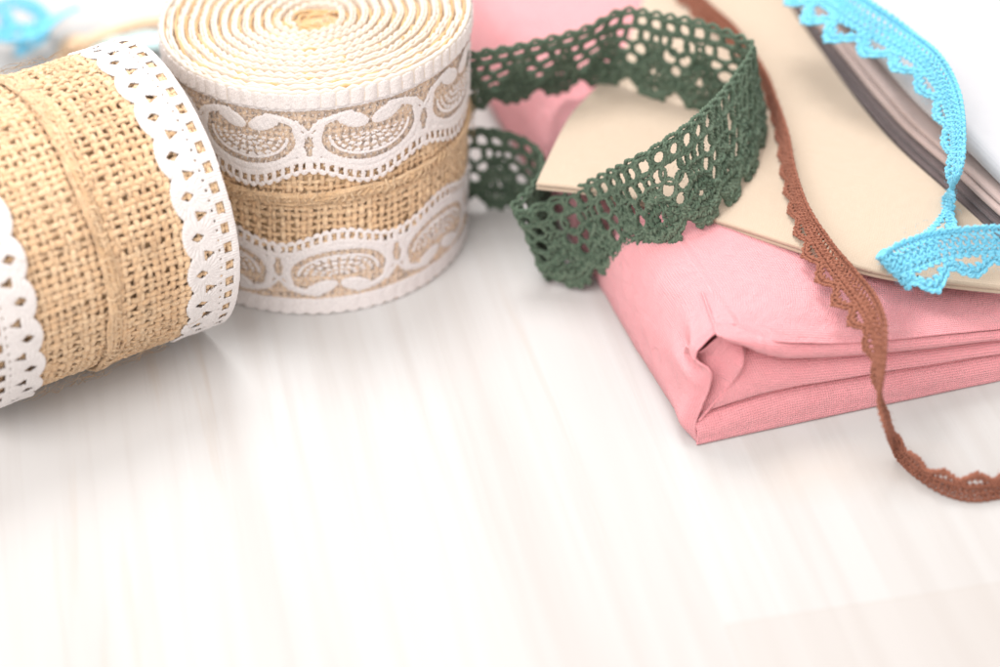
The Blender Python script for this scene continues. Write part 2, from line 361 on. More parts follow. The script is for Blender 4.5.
def paint_wide(x, v, p):
    """deep lace: picket heading at v=0, net with oval swags, pierced scalloped border at the far side"""
    A = np.abs; ax = A(x); bx = p/2-ax
    pk = p/9; c = A(np.cos(PI*x/pk))
    f = np.minimum((v-.06*(1-c))/.04, (.46-v)/.04)
    rib = np.where(v < .46, c**.7, .5)
    f = np.maximum(f, stroke(x, v, [(-p, .47), (p, .47)], .045))
    # net
    q = .15; net = np.maximum(A(((x+v*.6) % q)-q/2), 0); net2 = np.abs(((x-v*.6) % q)-q/2); net3 = np.abs((v % q)-q/2)
    nf = (np.maximum(.0095-net, .0095-net2))/.0095*.3
    vl = 2.16+.42*np.cos(PI*x/p)**2
    nf = np.where((v > .45) & (v < vl-.1), nf, -1)
    g = np.full(x.shape, -1.)
    # swag frame
    th = np.linspace(-.15, PI+.15, 30); fr = [(1.28*math.cos(t), 1.28+.80*math.sin(t)) for t in th]
    g = np.maximum(g, stroke(x, v, fr, .10))
    th = np.linspace(0, PI, 24)
    g = np.maximum(g, stroke(x, v, [(.98*math.cos(t), 1.24+.56*math.sin(t)) for t in th], .04))
    for s in (1, -1):          # the two comma shaped lobes at the top of each swag
        g = np.maximum(g, ell(x*s, v+.25*(x*s-.36), .41, .87, .37, .20))
        cpts = [(s*(.40+.80*math.sin(t)), .98-.30*math.cos(t)) for t in np.linspace(.1, 1.7, 12)]+[(s*1.26, 1.25)]
        g = np.maximum(g, stroke(x, v, cpts, .085))
    an = np.arctan2((v-1.20)/.55, x)
    for k, (ra, rb, w) in enumerate(((.82, .50, .045), (.62, .36, .05), (.42, .22, .05), (.22, .09, .05))):
        st = stroke(x, v, [(ra*math.cos(t), 1.22+rb*math.sin(t)) for t in np.linspace(.05, PI-.05, 20)], w)
        g = np.maximum(g, st-1.2*(np.cos(an*(26-5*k)+k*1.5) < -.55))
    # crossing and tulip between the swags
    g = np.maximum(g, stroke(bx, v, [(.28, .80), (.10, 1.02), (-.12, 1.2)], .05))
    g = np.maximum(g, stroke(bx, v, [(-.28, .80), (-.10, 1.02), (.12, 1.2), (.22, 1.42)], .05))
    g = np.maximum(g, ell(bx, v, .17, 1.70, .11, .24)); g = np.maximum(g, ell(bx, v, 0, 2.0, .10, .14))
    # border
    bd = np.minimum((vl-v)/.05, (v-(vl-.42))/.05)
    lp = p/14; xl = (x % lp)-lp/2
    bd = np.minimum(bd+.03*np.cos(x*2*PI/lp), -(np.minimum((lp*.27-A(xl))/.03, (.10-A(v-(vl-.17)))/.03))*1.4+.15)
    fringe = ell(xl, v, 0, 0, .085, .01)
    fringe = (1-np.hypot(xl/.085, (v-vl+.01)/.075))*1.3
    g = np.maximum(g, np.maximum(bd, fringe))
    f = np.maximum(f, np.maximum(g, nf))
    rib = np.where(v > .5, .5+.35*np.sin(x*70+v*40)*np.sin(v*75), rib)
    return f, rib
def paint_veil(x, v, p):
    return np.minimum((1.78+.42*np.cos(PI*x/p)**2-v)/.05, (v-.3)/.05), .5+0*x
def lace_sheet(name, painter, R, nrep, width, zmap, mat, parent, deform, thick=.042, step=.019, shift=0., rimrib=0.):
    circ = 2*PI*R; p = circ/nrep; nu = int(circ/step); nv = int(width/step)+1
    u = np.arange(nu)/nu*circ; v = np.linspace(0, width, nv)
    X, Vv = np.meshgrid(u, v, indexing='ij')
    wob = np.stack([np.cos(X/R)*R, np.sin(X/R)*R, Vv], -1)
    xx = X+.022*sn(wob, 1.6, 2)+.008*sn(wob, 7, 3); vv = Vv+.022*sn(wob, 1.3, 4)+.008*sn(wob, 7, 5)
    f, rib = painter((xx+p/2-shift*p) % p-p/2, vv, p)
    Hh = thick*np.clip(f, 0, 1)**.5*(.5+.5*rib)+.006*sn(wob, 25, 6)*(f > 0)+rimrib*rib*(vv < .44)*(f > 0)
    back = thick*.35*np.clip(f, 0, 1)**.5
    r = R+.012*sn(wob, .9, 7); z = zmap(Vv)
    th = X/R
    Pf = np.stack([(r+Hh)*np.cos(th), (r+Hh)*np.sin(th), z], -1); Pb = np.stack([(r-back)*np.cos(th), (r-back)*np.sin(th), z], -1)
    i = np.arange(nu)[:, None]; j = np.arange(nv-1)[None]; i2 = (i+1) % nu
    q = np.stack([i*nv+j, i2*nv+j, i2*nv+j+1, i*nv+j+1], -1)
    keep = (np.minimum(np.minimum(f[i, j], f[i2, j]), np.minimum(f[i, j+1], f[i2, j+1])) > -.12)
    F = q[keep]; V = np.concatenate([Pf.reshape(-1, 3), Pb.reshape(-1, 3)])
    F = np.concatenate([F, F[:, ::-1]+nu*nv])
    used = np.zeros(len(V), bool); used[F.ravel()] = True; idx = np.cumsum(used)-1
    return mesh(name, deform(V[used]), idx[F], mat, parent)
def spiral(name, R0, R1, pitch, th, zb, zt, beads, mat, parent, deform, phase=0., wob=.10, seed=0, ragged=0.0):
    """a wound strip seen on edge: rounded upper edge, full height below"""
    turns = (R0-R1)/pitch; n = int(turns*150); a = np.linspace(0, turns*2*PI, n); r = R0-pitch*a/(2*PI)
    s = np.cumsum(r*(a[1]-a[0]))
    base = np.stack([r*np.cos(a), r*np.sin(a), 0*a], -1)
    inner = np.clip((R0-r)/(R0-R1), 0, 1)
    r = r+wob*(.35+1.4*inner**1.5)*sn(base, .9, seed)+wob*.3*sn(base, 4, seed+1)
    tz = zt+(.075*np.abs(np.sin(PI*s/beads))-.03 if beads else 0)+ragged*sn(base, 6, seed+2)+.06*sn(base, .8, seed+3)*inner-.10*inner**3
    rb = (.018*np.abs(np.sin(PI*s/beads)) if beads else 0*s)
    h = th/2+rb
    prof = [(-h, zb+0*tz), (-h, tz-.05), (-.6*h, tz-.012), (0*h, tz), (.6*h, tz-.012), (h, tz-.05), (h, zb+0*tz)]
    ph = a+phase
    G = np.stack([np.stack([(r+dr)*np.cos(ph), (r+dr)*np.sin(ph), z], -1) for dr, z in prof], 1)
    G = deform(G.reshape(-1, 3)).reshape(G.shape)
    return mesh(name, G.reshape(-1, 3), grid_faces(n, len(prof)), mat, parent, arc_uv(G).reshape(-1, 2))

def burlap_roll(root, R, H, wide, deform, seed):
    Rb = R-.10                                   # mid radius of the outer weave
    acc = Acc()
    if wide:
        zs = 3.42; nth = 132; rw = .060
        weave_panel(acc, Rb-.05, zs-.15, H-.32, .18, nth, seed, r=rw, amp=.028); weave_panel(acc, Rb, .02, zs, .18, nth, seed+1, r=rw, amp=.030)
        hemz = [zs-.02, zs-.115, zs-.21]; hemr = [.075, .072, .06]
    else:
        zs = 2.98; nth = 114
        weave_panel(acc, Rb-.07, .02, zs+.1, .19, nth, seed, r=.066, amp=.033); weave_panel(acc, Rb, zs, H-.02, .19, nth, seed+1, r=.066, amp=.033)
        hemz = [zs+.0, zs+.10, zs+.20]; hemr = [.085, .08, .06]
    acc.V = [deform(v) for v in acc.V]
    acc.build('woven_burlap', M_burlap, root)
    acc = Acc(); th = np.linspace(0, 2*PI, 420, endpoint=False)
    for k, (z, rr) in enumerate(zip(hemz, hemr)):       # turned hem: slack strands lying side by side
        for q in range(4):
            a = th*(7+2*q)+q*1.57+k+.5*np.sin(th*19+q)
            rad = Rb+.055+rr*.5*np.cos(a)+.012*np.sin(th*9+k); zz = z+rr*.5*np.sin(a)+.035*np.sin(th*5+.7)+.015*np.sin(th*13+k)
            tube(acc, np.stack([rad*np.cos(th), rad*np.sin(th), zz], -1), rr*.60*(1+.15*np.sin(th*31+q*2)+rng.normal(0,.10,len(th))), 6, ref=np.stack([np.cos(th), np.sin(th), 0*th], -1), closed=True)
    sg = -1 if wide else 1; cr = random.Random(seed)
    for j in range(nth):                                # the cross threads turned over the hem
        t0 = (j+.5)*2*PI/nth+cr.gauss(0, .10)*2*PI/nth; k = np.linspace(-1, 1, 9); z0 = zs+sg*.10
        rad = Rb+.03+.092*np.sqrt(np.clip(1-k*k*.97, 0, 1)); zz = z0+k*(.15+cr.gauss(0, .02)); t1 = t0+(.012*np.sin(k*3+j))+k*.012
        tube(acc, np.stack([rad*np.cos(t1), rad*np.sin(t1), zz], -1), cr.uniform(.026, .044), 5, ref=np.stack([np.cos(t1), np.sin(t1), 0*t1], -1), flat=.7)
    acc.V = [deform(v) for v in acc.V]
    acc.build('hem', M_hem, root)
    # the turn of cloth directly beneath: closed sleeve
    n = 240; th = np.linspace(0, 2*PI, n+1); zz = np.linspace(.06, H-.10, 60)
    T, Z = np.meshgrid(th, zz, indexing='ij'); rr = Rb-(.095 if wide else .155)+.012*np.sin(T*nth)*np.sin(Z*PI/.2)
    G = np.stack([rr*np.cos(T), rr*np.sin(T), Z], -1)
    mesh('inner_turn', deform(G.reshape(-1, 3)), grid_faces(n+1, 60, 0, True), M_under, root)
    if wide:
        for nm, zm, shf, rr_ in (('lace_trim', lambda v: H-v, .5, .045), ('lace_trim', lambda v: .01+v*.93, .22, .0)):
            lace_sheet('fine_net', paint_veil, R-.022, 8, 2.72, zm, M_tulle, root, deform, thick=.006, step=.03, shift=shf)
            lace_sheet(nm, paint_wide, R-.02, 8, 2.72, zm, M_sheer, root, deform, thick=.026, step=.0165, shift=shf, rimrib=rr_)
    else:
        for zm in (lambda v: H-1.34+v, lambda v: 1.36-v):
            lace_sheet('lace_trim', paint_narrow, R-.025, 23, 1.36, zm, M_lace, root, deform)
    P = .27; R0 = R-.17 if wide else Rb-.36; zb_ = H-.30 if wide else .05
    spiral('lace_edge', R0, .55, P, .065, zb_, H-.01, .25, M_lacecore, root, deform, PI*.55, seed=seed)
    if wide: spiral('lace_edge', R-.045, R-.046, .001, .085, H-.42, H+.01, .33, M_lacecore, root, deform, PI*.55, wob=.02, seed=seed+2)
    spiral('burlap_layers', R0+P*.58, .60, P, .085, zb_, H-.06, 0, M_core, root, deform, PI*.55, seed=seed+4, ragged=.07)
    if wide:
        t_ = np.linspace(0, 2*PI, 160); r_ = np.linspace(.02, R-.12, 40); T2, R2 = np.meshgrid(t_, r_, indexing='ij'); G = np.stack([R2*np.cos(T2), R2*np.sin(T2), H-.26+.02*np.sin(R2*19)], -1)
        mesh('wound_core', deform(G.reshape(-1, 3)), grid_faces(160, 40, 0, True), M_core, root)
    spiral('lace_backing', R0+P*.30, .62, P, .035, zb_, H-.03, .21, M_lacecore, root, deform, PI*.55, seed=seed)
    acc = Acc(); k = np.linspace(0, 1, 60)               # loose inner end of the ribbon
    for j in range(5):
        a = k*5.5+j*1.1; r_ = .55-.42*k+.05*j
        tube(acc, deform(np.stack([r_*np.cos(a)*1.3, r_*np.sin(a)*.8, H-.20+.05*np.sin(a*3+j)-.1*k], -1)), .055, 6)
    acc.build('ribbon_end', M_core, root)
    if wide:                                             # frayed fibres standing on the wound edges
        acc = Acc(); lc = np.random.default_rng(seed)
        for _ in range(520):
            r0, a0, ln, d0 = lc.uniform(.3, R-.1), lc.uniform(0, 2*PI), lc.uniform(.08, .35), lc.uniform(0, 2*PI); k = np.linspace(0, 1, 6); d = d0+lc.uniform(-2, 2)*k
            tube(acc, deform(np.stack([r0*np.cos(a0)+np.cumsum(np.cos(d))*ln/6, r0*np.sin(a0)+np.cumsum(np.sin(d))*ln/6, H-.05+lc.uniform(.03, .16)*np.sin(k*PI*.7)], -1)), .005*(1-.5*k), 3)
        acc.build('frayed_fibres', M_lacecore, root)
    acc = Acc(); hairs(acc, R, 1.4 if not wide else 2.7, H-1.4 if not wide else 3.7, 1000 if not wide else 350, seed+5)
    acc.V = [deform(v) for v in acc.V]
    acc.build('loose_fibres', M_hem, root)

# standing roll
Hs = 6.2; cb = un(321, 229, 0); ct = un(315.5, 12, Hs); lean = (ct-cb)[:2]/Hs; Rs = 3.78
def def_stand(V):
    V = np.array(V); z = V[..., 2].copy(); k = np.clip(z/Hs, 0, 1)
    V[..., 2] = z+.032*V[..., 0]*k; V[..., 0] += lean[0]*z; V[..., 1] += lean[1]*z; return V
root = empty('ribbon_roll', cb)
tag(root, 'standing roll of burlap ribbon with two deep white swag lace trims, spiral top showing', 'ribbon roll', 'rolls of burlap and lace ribbon')
burlap_roll(root, Rs, Hs, True, def_stand, 3)
# lying roll
Rl = 3.56; Hl = 6.2; yaw = math.radians(33)
ax = Vector((math.cos(yaw), math.sin(yaw), 0)); xx = Vector((0, 0, 1)); yy = ax.cross(xx)
c = Vector((-7.84, 1.36, Rl+.06))-ax*Hl
mw = Matrix(((xx.x, yy.x, ax.x, c.x*S), (xx.y, yy.y, ax.y, c.y*S), (xx.z, yy.z, ax.z, c.z*S), (0, 0, 0, 1)))
root = empty('ribbon_roll', mat=mw)
tag(root, 'coarse burlap ribbon roll lying on its side, narrow pierced white lace at both edges', 'ribbon roll', 'rolls of burlap and lace ribbon')
burlap_roll(root, Rl, Hl, False, lambda V: V, 11)

# ------------------------------------------------------------------ crocheted laces
class Strip:
    """a lace band in space between two edge curves; t=0 scalloped edge, t=W straight edge"""
    def __init__(s, A, B, W, n=900):
        A = crom(A, n); B = crom(B, n); mid = (A+B)/2
        d = np.concatenate([[0], np.cumsum(np.linalg.norm(np.diff(mid, axis=0), axis=1))])
        s.len = d[-1]; s.d = d; s.A = A; s.B = B; s.W = W
        T = unit(np.gradient(mid, axis=0)); s.N = unit(np.cross(T, unit(A-B)))
    def at(s, q, t, n):
        q = np.clip(q, 0, s.len); g = lambda M: np.stack([np.interp(q, s.d, M[:, k]) for k in range(3)], -1)
        a, b, N = g(s.A), g(s.B), unit(g(s.N)); f = (np.asarray(t)/s.W)[..., None]
        return b+(a-b)*f+N*np.asarray(n)[..., None], N
def jitter(s, t, amt, seed):
    p = np.stack([s, t, 0*s], -1)
    return s+amt*sn(p, 3.1, seed), t+amt*sn(p, 3.7, seed+1)
def knit_row(L0, L1, tfun, h, pitch, dn, n0=0., phase=0.):
    """one course of stocking stitch"""
    k = int((L1-L0)/pitch); th = np.linspace(0, k*2*PI, k*18)
    s = L0+th/(2*PI)*pitch+pitch*.17*np.sin(2*th); t = tfun(s)+h*np.cos(th+phase); n = n0+dn*np.cos(2*th)
    return s, t, n
def emit(acc, st, s, t, n, r, mask=None, jit=.02, seed=0, pitch=.20, plies=2):
    s, t = jitter(np.asarray(s, float), np.asarray(t, float), jit, seed)
    ok = (s > 0.02) & (s < st.len-.02)
    if mask is not None: ok &= mask(s, t)
    P, N = st.at(s, t, n)
    e = np.flatnonzero(np.diff(np.concatenate([[0], ok.astype(int), [0]])))
    for a, b in zip(e[::2], e[1::2]):
        if b-a > 3: yarn(acc, P[a:b], r, N[a:b], pitch=pitch, plies=plies)
def green_lace(acc, st, s0=0.0):
    W = st.W; P = 1.24; p = P/3; Ls = st.len; ss = np.arange(0, Ls, .03)
    loc = random.Random(5)
    x = lambda s: ((s+s0) % P)/P
    tb = lambda s: .10+.36*(1-np.sin(PI*x(s)))**1.2
    tf = lambda s: .80+.62*np.sin(PI*x(s))**1.2
    R = .054
    # heading cord with loops
    emit(acc, st, ss, W-.10+.03*np.sin(ss*2*PI/p), .03*np.sin(ss*2*PI/p), R, jit=.012)
    emit(acc, st, ss, W-.055+.085*np.abs(np.sin((ss+s0)*PI/p)), -.035*np.sin(ss*2*PI/p), R*.95, jit=.012, seed=1)
    emit(acc, st, ss, W-.12-.02*np.cos(ss*2*PI/p), -.04+0*ss, R*.8, jit=.012, seed=2)
    # bars
    k = 0; q = -s0 % p
    while q < Ls:
        v = np.linspace(0, 1, 16)
        for sg in (1, -1):
            a = v*2*PI*1.5
            emit(acc, st, q+.04*(v-.5)+sg*.036*np.cos(a), W-.10-.38*v, sg*.036*np.sin(a), R*.95, jit=.012, seed=3)
        q += p
    # second rail
    for sg in (1, -1):
        emit(acc, st, ss, W-.49+sg*.034*np.sin(ss*2*PI/(p*.5)), sg*.03*np.cos(ss*2*PI/(p*.5)), R*.8, jit=.015, seed=4)
    # ground: round openings, each bound by twisted yarn
    HO = [(1/6, W-.295, .14, .13), (.5, W-.295, .14, .13), (5/6, W-.295, .14, .13), (0, W-.74, .20, .205), (.29, W-.69, .125, .13), (.71, W-.69, .125, .13),
          (.17, W-1.09, .14, .15), (.83, W-1.09, .14, .15), (0, W-1.44, .14, .15), (.5, W-.70, .09, .09), (.5, .72, .065, .06)]
    def hole(s, t, g=1.0):
        ok = np.ones(np.shape(s), bool); xx_ = x(s)
        for hx, ht, ha, hb in HO:
            d = ((xx_-hx+.5) % 1-.5)*P; wv = 1.10+.13*np.sin(np.asarray(s)*1.7+hx*9+ht*5)
            ok &= np.hypot(d/(ha*g*wv), (t-ht+.25*d*np.sin(hx*20+ht*7))/(hb*g*wv)) > 1
        return ok
    q = -s0 % P-P; hn = 0
    while q < Ls+P:
        for hx, ht, ha, hb in HO[:-1]:
            hn += 1; v = np.linspace(0, 2*PI, 40); wv = 1.10+.13*math.sin((q+hx*P)*1.7+hx*9+ht*5); e = wv*loc.uniform(.92, 1.06); e2 = wv*loc.uniform(.92, 1.06); rot = loc.uniform(-.25, .25)
            for g, nn, ph in ((1.12, .03, 0), (1.18, -.03, 2)):
                a_, b_ = (ha*e*g+.015)*np.cos(v+ph), (hb*e2*g+.015)*np.sin(v+ph)
                emit(acc, st, q+hx*P+a_*math.cos(rot)-b_*math.sin(rot), ht+a_*math.sin(rot)+b_*math.cos(rot), nn+.015*np.sin(3*v), R*.78, jit=.035, seed=5, pitch=.16)
        q += P
    filler = lambda s, t: hole(s, t, 1.12) & (t < W-.50)
    # fans: courses of stitches
    hm = lambda s, t: hole(s, t, 1.1) & (t < tf(s)+.16)
    K = 7
    for k in range(K+1):
        f = k/K
        tr = lambda s, f=f: tb(s)+.03+(tf(s)-tb(s)-.04)*f
        s, t, n = knit_row(0, Ls, tr, .10, .185, .04, n0=.0, phase=k*1.3)
        t = tr(s)+(t-tr(s))*(.55+.75*np.sin(PI*x(s)))
        emit(acc, st, s, t, n+.02*np.sin(s*9+k*2), R*.9, mask=hm, jit=.032, seed=6+k)
    # raised slanting stitches over the fans
    cnt = int(Ls*20)
    for _ in range(cnt):
        s_ = loc.uniform(0, Ls); xx_ = x(np.array([s_]))[0]; lo, hi = float(tb(np.array([s_]))[0]), float(tf(np.array([s_]))[0])
        t_ = loc.uniform(lo+.02, hi-.02); 
        if not hm(np.array([s_]), np.array([t_]))[0]: continue
        a = loc.choice((-1, 1))*(.5+loc.random()*.5)+(xx_-.5)*1.5; ln = loc.uniform(.14, .22); v = np.linspace(-1, 1, 7); sd = loc.choice((1, -1))
        emit(acc, st, s_+v*ln*math.cos(a)*.5, t_+v*ln*math.sin(a)*.5, sd*(.055+.02*(1-v*v)), R*1.0, mask=hm, jit=.0, pitch=.15)
    # border cord with knobs
    emit(acc, st, ss, tb(ss)+.01, .02*np.sin(ss*14), R*1.05, jit=.02, seed=20)
    emit(acc, st, ss, tb(ss)-.045, .03*np.cos(ss*17), R*.95, jit=.02, seed=21)
    q = -s0 % P-P
    while q < Ls:
        for dx in (.28, .5, .72):
            v = np.linspace(0, 2*PI, 18); s_ = q+dx*P; b = float(tb(np.array([s_]))[0])
            emit(acc, st, s_+.07*np.sin(v), b-.08+.095*np.cos(v), .03*np.sin(v), R*1.0, jit=.01, seed=3)
            emit(acc, st, s_+.035*np.sin(v), b-.08+.05*np.cos(v), .03*np.cos(v), R*1.0, jit=.01, seed=3)
        q += P
def narrow_lace(acc, st, R, P, rows, rp, s0=0.0, stitch=.13, loops=2, holes=.5):
    """dense band on the straight side, arched loops with one opening each on the other"""
    W = st.W; Ls = st.len; x = lambda s: ((s+s0) % P)/P
    ss = np.arange(0, Ls, .03)
    low = W-.10-rows*rp
    for k in range(rows+1):
        s, t, n = knit_row(0, Ls, lambda s: W-.05-k*rp-(.05 if k else 0)+0*s, rp*.58, stitch, .035, phase=k*.9)
        emit(acc, st, s, t, n, R*.9, jit=.016, seed=k)
    emit(acc, st, ss, W-.01+.012*np.sin(ss*2*PI/stitch), .02*np.cos(ss*2*PI/stitch), R, jit=.01, seed=9)
    emit(acc, st, ss, low-.02+.02*np.sin(ss*2*PI/stitch), .02*np.cos(ss*2*PI/stitch), R, jit=.01, seed=10)
    amp = (low-.03)*.55; arch = lambda s, f: .03+amp*(1-(np.sqrt(np.sin(PI*x(s))**2+.07)-.265)/.77)+f
    for k in range(loops):
        s, t, n = knit_row(0, Ls, lambda s: arch(s, .05+k*rp*.8), rp*.6, stitch, .03, phase=k)
        emit(acc, st, s, t, n, R*.95, jit=.016, seed=11+k)
    emit(acc, st, ss, arch(ss, 0), .025*np.sin(ss*19), R, jit=.012, seed=14)
    q = -s0 % P-P
    while q < Ls:
        for dx in (.5,):
            v = np.linspace(0, 2*PI, 14); s_ = q+dx*P
            emit(acc, st, s_+.05*np.sin(v), .0+.045*np.cos(v), .02*np.sin(v), R*.9, jit=.01)
        q += P
def yarn_fuzz(acc, st, n, seed, ln=.18):
    loc = np.random.default_rng(seed)
    for _ in range(n):
        s, t = loc.uniform(.1, st.len-.1), loc.uniform(.05, st.W); sd = loc.choice((-1, 1)); a = loc.uniform(0, 2*PI); k = np.linspace(0, 1, 6)
        l_ = loc.uniform(.4, 1)*ln
        P, N = st.at(s+np.cos(a+k)*k*l_, t+np.sin(a+k)*k*l_, sd*(.05+.09*np.sin(k*2.2)))
        tube(acc, P, .003*(1-.5*k), 3, ref=N)

def pairs_from_base(rows, W):
    """rows: (Bpx,Bpy,Bz, Apx,Apy, near) -> edge curves with constant real width"""
    A, B = [], []
    for bx, by, bz, ax_, ay, near in rows:
        b = un(bx, by, bz); a = near_at(ax_, ay, b, W, near); A.append(a); B.append(b)
    return np.array(A), np.array(B)
import sys
def report(nm, A, B):
    sys.stderr.write(nm+' '+' '.join('(%.1f %.1f %.1f|%.1f %.1f %.1f w%.1f)' % (*a, *b, np.linalg.norm(a-b)) for a, b in zip(A, B))+'\n')

GW = 2.35
grows = [(440, 206, .1, 440, 130, 1), (470, 207, .1, 470, 130, 1), (497, 207, .1, 492, 130, 1), (525, 205, .1, 522, 138, 1), (546, 212, .1, 540, 152, 1),
         (556, 232, .1, 541, 172, 1), (556, 262, .1, 528, 190, 1), (549, 284, .1, 513, 205, 1), (566, 287, .12, 522, 211, 1), (598, 281, .5, 560, 196, 1),
         (633, 268, 1.5, 600, 176, 1), (672, 246, 2.6, 642, 154, 1), (714, 217, 3.0, 690, 122, 1), (745, 187, 3.0, 725, 88, 1), (762, 150, 3.0, 746, 60, 1),
         (762, 118, 3.0, 752, 44, 1), (742, 104, 3.0, 733, 34, 1), (700, 110, 3.0, 700, 22, 1), (655, 99, 3.0, 660, 14, 1), (612, 84, 3.0, 622, 10, 1),
         (570, 90, 2.85, 585, 28, 1), (528, 98, 2.85, 533, 42, 1), (482, 108, 2.85, 482, 52, 1), (440, 112, 2.85, 440, 56, 1)]
A, B = pairs_from_base(grows, GW); report('green', A, B)
st = Strip(A, B, GW); acc = Acc(); green_lace(acc, st, .35)
yarn_fuzz(acc, st, 1400, 2)
o = acc.build('crochet_lace', M_green, None, origin=(B[9][0], B[9][1], 0.))
tag(o, 'wide dark green crocheted lace with scalloped edge, looped on edge over cream and pink cloth', 'lace')

# brown lace: straight edge A, scalloped edge B
BW = .84
brows = [(648, -28, 3.05, 664, -36, 1), (672, -5, 3.05, 690, -14, 1), (694, 17, 3.05, 712, 6, 1), (722, 41, 3.05, 738, 30, 1), (755, 74, 3.05, 764, 69, 1), (767, 104, 3.05, 777, 101, 1),
         (776, 138, 3.05, 788, 134, 1), (781, 174, 3.05, 795, 169, 1), (789, 213, 3.05, 808, 206, 1), (801, 252, 3.0, 830, 240, 1), (819, 285, 2.95, 853, 268, 1),
         (839, 313, 2.85, 873, 292, 1), (856, 335, 2.75, 885, 318, 1), (867, 356, 2.45, 886, 346, 1), (873, 380, 2.0, 883, 376, 1), (884, 404, 1.45, 879, 404, 1),
         (894, 428, 1.0, 887, 432, 1), (909, 448, .75, 897, 458, 0), (928, 466, .66, 915, 480, 0), (950, 471, .70, 942, 500, 0), (975, 473, .70, 972, 507, 0), (1004, 470, .70, 1004, 503, 0), (1045, 462, .70, 1045, 495, 0)]
A, B = pairs_from_base(brows, BW); A[:, 2] = np.maximum(A[:, 2], .05); report('brown', A, B)
st = Strip(A, B, BW); acc = Acc(); narrow_lace(acc, st, .036, .82, 3, .108, s0=.2, stitch=.135)
yarn_fuzz(acc, st, 250, 3, .15)
o = acc.build('crochet_lace', M_brown, None, origin=(B[12][0], B[12][1], 0.))
tag(o, 'narrow rust brown crocheted lace trailing over the cloths down to the table', 'lace')

# blue lace
CW = 1.2
crows = [(775, -14, 4.8, 812, -48, 1), (792, 10, 4.8, 838, -18, 1), (822, 38, 4.8, 872, 4, 1), (862, 55, 4.75, 906, 28, 1), (902, 76, 4.7, 940, 56, 1), (930, 108, 4.5, 959, 92, 1), (943, 145, 4.3, 964, 135, 1),
         (948, 176, 4.0, 960, 172, 1), (954, 200, 3.6, 944, 198, 0), (959, 220, 3.2, 927, 213, 0), (944, 245, 3.0, 905, 228, 0), (915, 272, 3.0, 884, 250, 0), (908, 288, 3.05, 880, 258, 1), (923, 297, 3.15, 896, 246, 1),
         (948, 286, 3.2, 925, 235, 1), (975, 276, 3.2, 958, 230, 1), (1005, 274, 3.2, 995, 227, 1), (1050, 276, 3.2, 1045, 226, 1)]
A, B = pairs_from_base(crows, CW); report('blue', A, B)
st = Strip(A, B, CW); acc = Acc(); narrow_lace(acc, st, .046, 1.05, 3, .165, s0=.55, stitch=.18)
yarn_fuzz(acc, st, 500, 4, .2)
o = acc.build('crochet_lace', M_blue, None, origin=(B[11][0], B[11][1], 0.))
tag(o, 'sky blue crocheted lace folded over the cream cloth at the right edge', 'lace')

# blurred trimmings behind the lying roll
def flat_strip(pts, W, lift=.12, up=.0):
    C_ = np.array([un(x, y, z) for x, y, z in pts]); T = unit(np.gradient(C_, axis=0)); Wd = unit(np.cross(T, [0, 0, 1.]))
    A = C_+Wd*W/2; B = C_-Wd*W/2; A[:, 2] += lift+up; B[:, 2] += lift
    return A, B
A, B = flat_strip([(16, 66, .2), (34, 52, .5), (32, 34, .8), (12, 24, .9), (-4, 34, .7), (4, 50, .9), (26, 50, 1.2), (46, 34, .9), (66, 24, .3)], 1.0, .1, .5)
st = Strip(A, B, 1.0); acc = Acc(); narrow_lace(acc, st, .05, 1.1, 1, .15, stitch=.17)
tag(acc.build('crochet_lace', M_blue, None, origin=tuple(B[3]*np.array([1, 1, 0]))), 'bright blue crocheted lace curled up behind the lying burlap roll', 'lace')
A, B = flat_strip([(95, 62, 0), (115, 52, .1), (140, 48, .2), (165, 46, .2), (200, 44, .1)], 1.3, .1, .3)
st = Strip(A, B, 1.3); acc = Acc(); narrow_lace(acc, st, .042, 1.0, 5, .135, stitch=.135)
tag(acc.build('crochet_lace', M_aqua, None, origin=tuple(B[1]*np.array([1, 1, 0]))), 'pale aqua crocheted lace lying between the two burlap rolls at the back', 'lace')
acc = Acc(); P_ = crom([un(*q) for q in ((52, 78, .2), (62, 56, .3), (66, 44, .4), (78, 40, .5), (86, 48, .3), (74, 54, .3), (72, 46, .6), (90, 41, .4), (112, 32, .3), (140, 24, .3), (170, 20, .3), (210, 18, .3))], 300)
yarn(acc, P_, .16, (0, 0, 1), pitch=.6, plies=3, sides=8)
tag(acc.build('twine', M_twine, None, origin=tuple(un(80, 45))), 'beige jute twine curling away behind the lying burlap roll', 'twine')

# ------------------------------------------------------------------ cloths
def edgeA(b): return float(np.interp(b, [-1, 0, 1.2, 1.6, 6.7, 13.7, 24], [8.5, 8.35, 8.2, 8.05, 7.55, 7.62, 7.6]))
pink = empty('folded_cloth', O)
tag(pink, 'thick folded pink cotton cloth with a tucked front corner, under the cream cloth', 'cloth')
